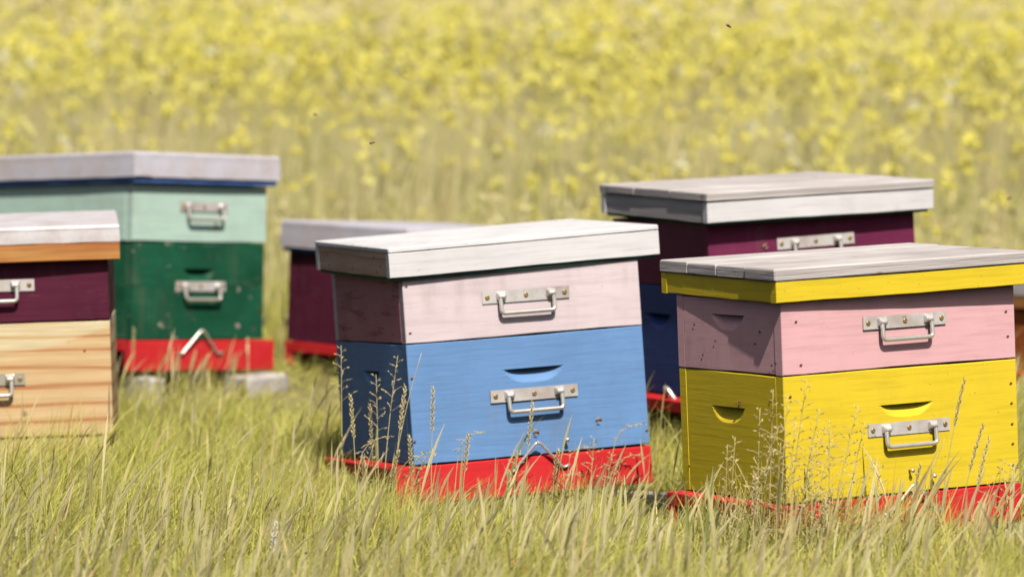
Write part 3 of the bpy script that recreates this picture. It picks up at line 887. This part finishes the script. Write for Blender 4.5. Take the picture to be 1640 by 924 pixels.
# ------------------------------------------------------------------ single seeding stalks in front of the hives
STALKS = [
(-0.351,7.600,0.357,-0.002,'p'),(-0.284,7.550,0.241,-0.007,'s'),(-0.272,7.500,0.312,-0.005,'p'),(-0.264,7.480,0.353,0.032,'p'),(-0.317,7.520,0.261,-0.013,'s'),(-0.243,7.460,0.289,0.026,'s'),(-0.250,7.440,0.363,0.067,'n'),(-0.164,7.420,0.294,0.005,'s'),(-0.120,7.440,0.237,0.022,'d'),(-0.103,7.420,0.198,0.015,'s'),(-0.198,7.400,0.199,-0.008,'s'),(-0.019,7.500,0.238,0.060,'b'),(0.023,7.480,0.245,0.019,'s'),(0.109,7.550,0.177,0.017,'d'),(0.161,7.600,0.157,0.009,'p'),(0.191,7.620,0.221,0.044,'d'),(0.213,7.600,0.154,0.019,'d'),
(0.323,6.686,0.229,-0.008,'b'),(0.350,6.696,0.251,0.017,'b'),(0.388,6.715,0.260,0.005,'p'),(0.397,6.734,0.269,0.012,'p'),(0.438,6.686,0.203,0.005,'s'),(0.448,6.734,0.317,0.007,'p'),(0.472,6.753,0.347,0.007,'p'),(0.488,6.715,0.341,0.016,'p'),(0.505,6.734,0.367,0.033,'p'),(0.519,6.715,0.317,0.043,'p'),(0.534,6.696,0.263,0.050,'p'),(0.461,6.686,0.252,-0.031,'d'),(0.478,6.676,0.266,0.009,'p'),(0.494,6.686,0.300,0.022,'p'),(0.544,6.686,0.222,0.053,'d'),(0.585,6.753,0.311,0.050,'p'),(0.612,6.772,0.278,0.038,'p'),(0.746,6.811,0.245,0.054,'n'),(0.791,6.830,0.351,0.045,'s'),(0.823,6.830,0.269,0.050,'s'),(0.847,6.849,0.239,0.043,'s'),(0.863,6.849,0.209,0.053,'p'),(0.907,6.849,0.203,0.022,'p'),(0.725,6.782,0.196,0.027,'s'),(0.665,6.753,0.206,0.010,'p'),(-0.949,9.200,0.203,0.007,'s'),(-0.784,9.200,0.141,0.023,'s'),(-0.818,9.200,0.149,0.026,'s'),(-0.442,6.638,0.142,0.016,'w'),(0.514,6.764,0.269,0.065,'p'),(0.539,6.789,0.154,0.027,'p'),(0.583,6.751,0.285,-0.001,'p'),(0.481,6.695,0.232,0.036,'p'),(0.383,6.690,0.192,0.063,'p'),(0.545,6.682,0.270,0.001,'p'),(0.513,6.678,0.150,0.060,'p'),(0.425,6.690,0.297,0.060,'p'),(0.442,6.795,0.231,0.044,'p'),(0.440,6.771,0.189,0.057,'d'),(0.574,6.668,0.156,-0.007,'s'),(0.428,6.630,0.150,0.028,'d'),(0.401,6.728,0.154,0.005,'d'),(0.560,6.697,0.152,0.018,'s'),(0.537,6.629,0.218,-0.018,'d'),(0.546,6.755,0.122,0.043,'d'),(-0.285,7.418,0.151,-0.017,'s'),(-0.313,7.456,0.176,0.033,'p'),(-0.201,7.454,0.195,0.005,'d'),(-0.261,7.438,0.164,0.032,'s'),(-0.220,7.446,0.155,0.046,'p'),(-0.326,7.394,0.229,0.044,'d'),(0.002,7.452,0.158,0.009,'p'),(-0.005,7.378,0.125,-0.001,'s'),(0.107,7.460,0.131,-0.007,'d'),(0.196,7.413,0.148,0.004,'p'),(0.078,7.443,0.152,0.015,'s'),]
KIND = {'p': 'loose open seed head', 's': 'dense spiky seed head', 'd': 'drooping seed head', 'n': 'thin bare tip', 'b': 'broad leaf blade', 'w': 'pale bleached seed head'}
STALK_MAT = plain('straw_stalk', (0.62, 0.53, 0.24), .7, .25, 60)
LEAF_MAT = plain('green_blade', (0.22, 0.25, 0.06), .6, .25, 30)
SEED_MAT = plain('seed_husk', (0.62, 0.50, 0.23), .75, .35, 80)
PALE_SEED = plain('bleached_husk', (0.78, 0.72, 0.60), .75, .15, 80)

def grain(p, d, ln, rd):
    """one husk: a small spindle"""
    d = d.normalized(); u = d.orthogonal().normalized(); v = d.cross(u)
    V = [p]
    for (s, r_) in ((.35, rd), (.7, rd * .75)):
        for k in range(4):
            a = k * math.pi / 2
            V.append(p + d * ln * s + (u * math.cos(a) + v * math.sin(a)) * r_)
    V.append(p + d * ln)
    F = []
    for k in range(4):
        k2 = (k + 1) % 4
        F += [(0, 1 + k2, 1 + k), (1 + k, 1 + k2, 5 + k2, 5 + k), (5 + k, 5 + k2, 9)]
    return V, F

ORD = ['first', 'second', 'third', 'fourth', 'fifth', 'sixth', 'seventh', 'eighth', 'ninth', 'tenth', 'eleventh', 'twelfth', 'thirteenth', 'fourteenth', 'fifteenth', 'sixteenth', 'seventeenth', 'eighteenth', 'nineteenth', 'twentieth']
def stalk_label(t, where, k, n):
    what = KIND[t] if t != 'b' else 'broad green leaf'
    if n == 1: return 'single grass stalk with a ' + what + ' ' + where
    if k == n - 1: return 'rightmost grass stalk with ' + what + ' ' + where
    return ('leftmost' if k == 0 else ORD[k] + ' from left') + ' grass stalk with ' + what + ' ' + where
def stalk_where(x, y, t):
    if y > 9: return 'by the green hive'
    if t == 'w': return 'left of the blue hive'
    if y > 7.3: return 'at the dark blue side' if x < -.18 else 'at the sky blue front'
    return "at the yellow hive's left corner" if x < .60 else 'at the yellow front'
def stalk(x, y, h, dx, t, n_th=0, n_all=1):
    rr = random.Random(int(x * 1000) + int(h * 7919))
    where = stalk_where(x, y, t)
    o = bpy.data.objects.new('grass_stalk', None)
    o.empty_display_size = .03
    C.objects.link(o)
    o.location = (x, y, float(ground_z(x, y)) - .008)
    tag(o, stalk_label(t, where, n_th, n_all), 'grass', 'stalks ' + where)
    h += .008
    dy = rr.uniform(-.02, .02)
    def P(s):
        return Vector((dx * s ** 1.7, dy * s ** 1.6, h * s))
    if t == 'b':
        n = 9
        V, F = [], []
        for i in range(n + 1):
            s = i / n
            wv = .0038 * (1 - s ** 2.2) * (.7 + s * .6)
            p = P(s); p.x += dx * .5 * s ** 4; p.z -= .012 * s ** 5
            V += [p + Vector((-wv, 0, 0)), p + Vector((0, .0016, 0)), p + Vector((wv, 0, 0))]
        for i in range(n):
            a = i * 3
            F += [(a, a + 1, a + 4, a + 3), (a + 1, a + 2, a + 5, a + 4)]
        link('blade', mesh_from('blade', V, F, LEAF_MAT, True), o)
        return
    droop = t == 'd'
    pts = []
    N = 14
    for i in range(N + 1):
        s = i / N
        p = P(s)
        if droop and s > .72:
            q = (s - .72) / .28
            p.x += .045 * q ** 1.4; p.z -= .035 * q ** 2.2
        pts.append(p)
    r0 = .0012
    V, F = tube(pts, [r0 * (1.15 - .75 * i / N) for i in range(N + 1)], 5)
    link('stem', mesh_from('stem', V, F, STALK_MAT, True), o)
    # a leaf low on the stem
    la = rr.uniform(0, 6.28); lh = rr.uniform(.2, .4)
    V, F = [], []
    b = P(lh)
    for i in range(6):
        s = i / 5
        p = b + Vector((math.cos(la) * .06 * s, math.sin(la) * .03 * s, .055 * s - .03 * s * s))
        wv = .0016 * (1 - s ** 2)
        V += [p + Vector((0, -wv * .6, wv)), p + Vector((0, wv * .6, -wv))]
    for i in range(5): F.append((2 * i, 2 * i + 1, 2 * i + 3, 2 * i + 2))
    link('leaf', mesh_from('leaf', V, F, STALK_MAT, True), o)
    if t == 'n': return
    hv = []
    def at(s):
        f = s * N; i = min(int(f), N - 1)
        return pts[i].lerp(pts[i + 1], f - i), (pts[i + 1] - pts[i]).normalized()
    if t in ('s', 'w'):
        s0 = 1 - min(.35, .085 / h)
        for k in range(34):
            s = s0 + (1 - s0) * k / 33
            p, d = at(s)
            a = k * 2.4
            out = Vector((math.cos(a), math.sin(a), 0))
            rad = .0032 * math.sin(math.pi * min(1, (k + 3) / 36)) ** .6
            hv.append(grain(p + out * rad * .3, d + out * .45, rr.uniform(.008, .012), .0016))
    else:
        s0 = 1 - min(.45, .115 / h) if t == 'p' else .70
        nb = 15 if t == 'p' else 11
        for k in range(nb):
            s = s0 + (1 - s0) * k / nb
            p, d = at(s)
            a = k * 2.4 + rr.uniform(-.5, .5)
            ln = (.034 if t == 'p' else .020) * (1 - .75 * k / nb) * rr.uniform(.6, 1.2)
            out = Vector((math.cos(a), math.sin(a), rr.uniform(.25, .8) if t == 'p' else rr.uniform(-.5, .3))).normalized()
            e = p + out * ln
            hv.append(tube([p, p.lerp(e, .5) + Vector((0, 0, .002)), e], .0005, 3))
            for q in range(rr.randint(2, 4)):
                u = rr.uniform(.45, 1.0)
                dd = (out + Vector((rr.uniform(-.6, .6), rr.uniform(-.6, .6), rr.uniform(-.3, .6))))
                hv.append(grain(p.lerp(e, u), dd, rr.uniform(.004, .0075), .0010))
    V, F = join(*hv)
    link('seed_head', mesh_from('seed_head', V, F, PALE_SEED if t == 'w' else SEED_MAT), o)
def tip_x(a): return (a[0] + a[3]) / a[1]
for a in STALKS:
    same = sorted((b for b in STALKS if b[4] == a[4] and stalk_where(b[0], b[1], b[4]) == stalk_where(a[0], a[1], a[4])), key=tip_x)
    stalk(*a, same.index(a), len(same))

# ------------------------------------------------------------------ bees
BEE_BODY, bt, bb_, _o = newmat('striped_bee_body')
wv = bt.nodes.new("ShaderNodeTexWave"); wv.bands_direction = 'X'; wv.inputs['Scale'].default_value = 90.0
tcn = bt.nodes.new("ShaderNodeTexCoord"); bt.links.new(tcn.outputs['Object'], wv.inputs['Vector'])
bt.links.new(ramp(bt, wv.outputs['Fac'], [(0.4, (0.05, 0.02, 0.01)), (0.6, (0.42, 0.17, 0.03))]), bb_.inputs['Base Color'])
bb_.inputs['Roughness'].default_value = .6
WING = plain('clear_bee_wing', (0.45, 0.38, 0.30), .3, .2, 300)

def bee_meshes():
    V, F = tube([(-.0068, 0, -.0004), (-.006, 0, 0), (-.0035, 0, .0003), (-.001, 0, .0002), (0, 0, .0002), (.0015, 0, .0004), (.0035, 0, .0004), (.0042, 0, .0002), (.0052, 0, 0), (.0062, 0, -.0004)],
                [.0004, .0014, .0024, .0022, .0012, .0021, .0020, .0010, .0014, .0006], 8)
    body = mesh_from('body', V, F, BEE_BODY, True)
    V, F = [], []
    n = 8
    for sgn, off in ((1, 0),):
        for k in range(n):
            a = 2 * math.pi * k / n
            V.append((-.0035 + .0045 * math.cos(a), .0045 + .0014 * math.sin(a) + .0009 * math.cos(a), .0022 + .0006 * math.cos(a)))
    F.append(tuple(range(n)))
    V += [(x, y, z + .0002) for (x, y, z) in V]
    F.append(tuple(range(2 * n - 1, n - 1, -1)))
    for k in range(n):
        k2 = (k + 1) % n
        F.append((k, n + k, n + k2, k2))
    wing = mesh_from('wing', V, F, WING)
    return body, wing
BODY, WINGM = bee_meshes()

def bee(loc, rot, label, cat='bee'):
    o = bpy.data.objects.new('honey_bee', None)
    o.empty_display_size = .01
    C.objects.link(o)
    o.location = loc; o.rotation_euler = rot
    tag(o, label, cat, 'honey bees round the hives')
    link('body', BODY, o)
    link('wing', WINGM, o)
    link('wing', WINGM, o, Matrix.Scale(-1, 4, (0, 1, 0)))

bee((-.287, 7.6, .768), (0, -.2, .3), 'bee flying above the low violet hive against the field')
bee((-.441, 8.3, .814), (0, .1, 1.2), 'bee flying right of the mint hive lid, against the flowers')
bee((-.86, 8.8, .855), (0, .1, 1.5), 'bee flying high above the zinc lid of the mint hive')
bee((.439, 7.5, 1.006), (0, .5, .5), 'topmost bee, flying high above the plum hive lid')
bee((1.158, 8.6, .614), (0, -.4, -.5), 'bee flying right of the white banded lid by the edge')

def bee_on(key, hb, x, y, z, side, roll, label):
    Rm = HIVES[key].matrix_world
    a = 0 if side == 'front' else -math.pi / 2
    m = Rm @ T(x, y, z + hb) @ RZ(a) @ Matrix.Rotation(math.pi / 2, 4, 'X') @ RZ(roll)
    p = m @ Vector((0, 0, .0026))
    bee(p, m.to_euler(), label)
bee_on('centre', .08, .150, -.5062 / 2, .062, 'front', .2, 'bee resting on the sky blue front near its right edge')
bee_on('centre', .08, .010, -.5062 / 2, .048, 'front', .1, 'bee resting on the sky blue front above the wire clip')
bee_on('plum', .082, -.123, -.4659 / 2, .336, 'front', .8, 'bee resting on the plum box left of its handle')
bee_on('green', .08, .051, -.580 / 2, .296, 'front', 1.4, 'bee resting on the mint box below its handle')
bee_on('yellow', .078, -.5531 / 2, -.037, .190, 'left', 1.3, 'bee resting on the shaded yellow side by its hand hold')
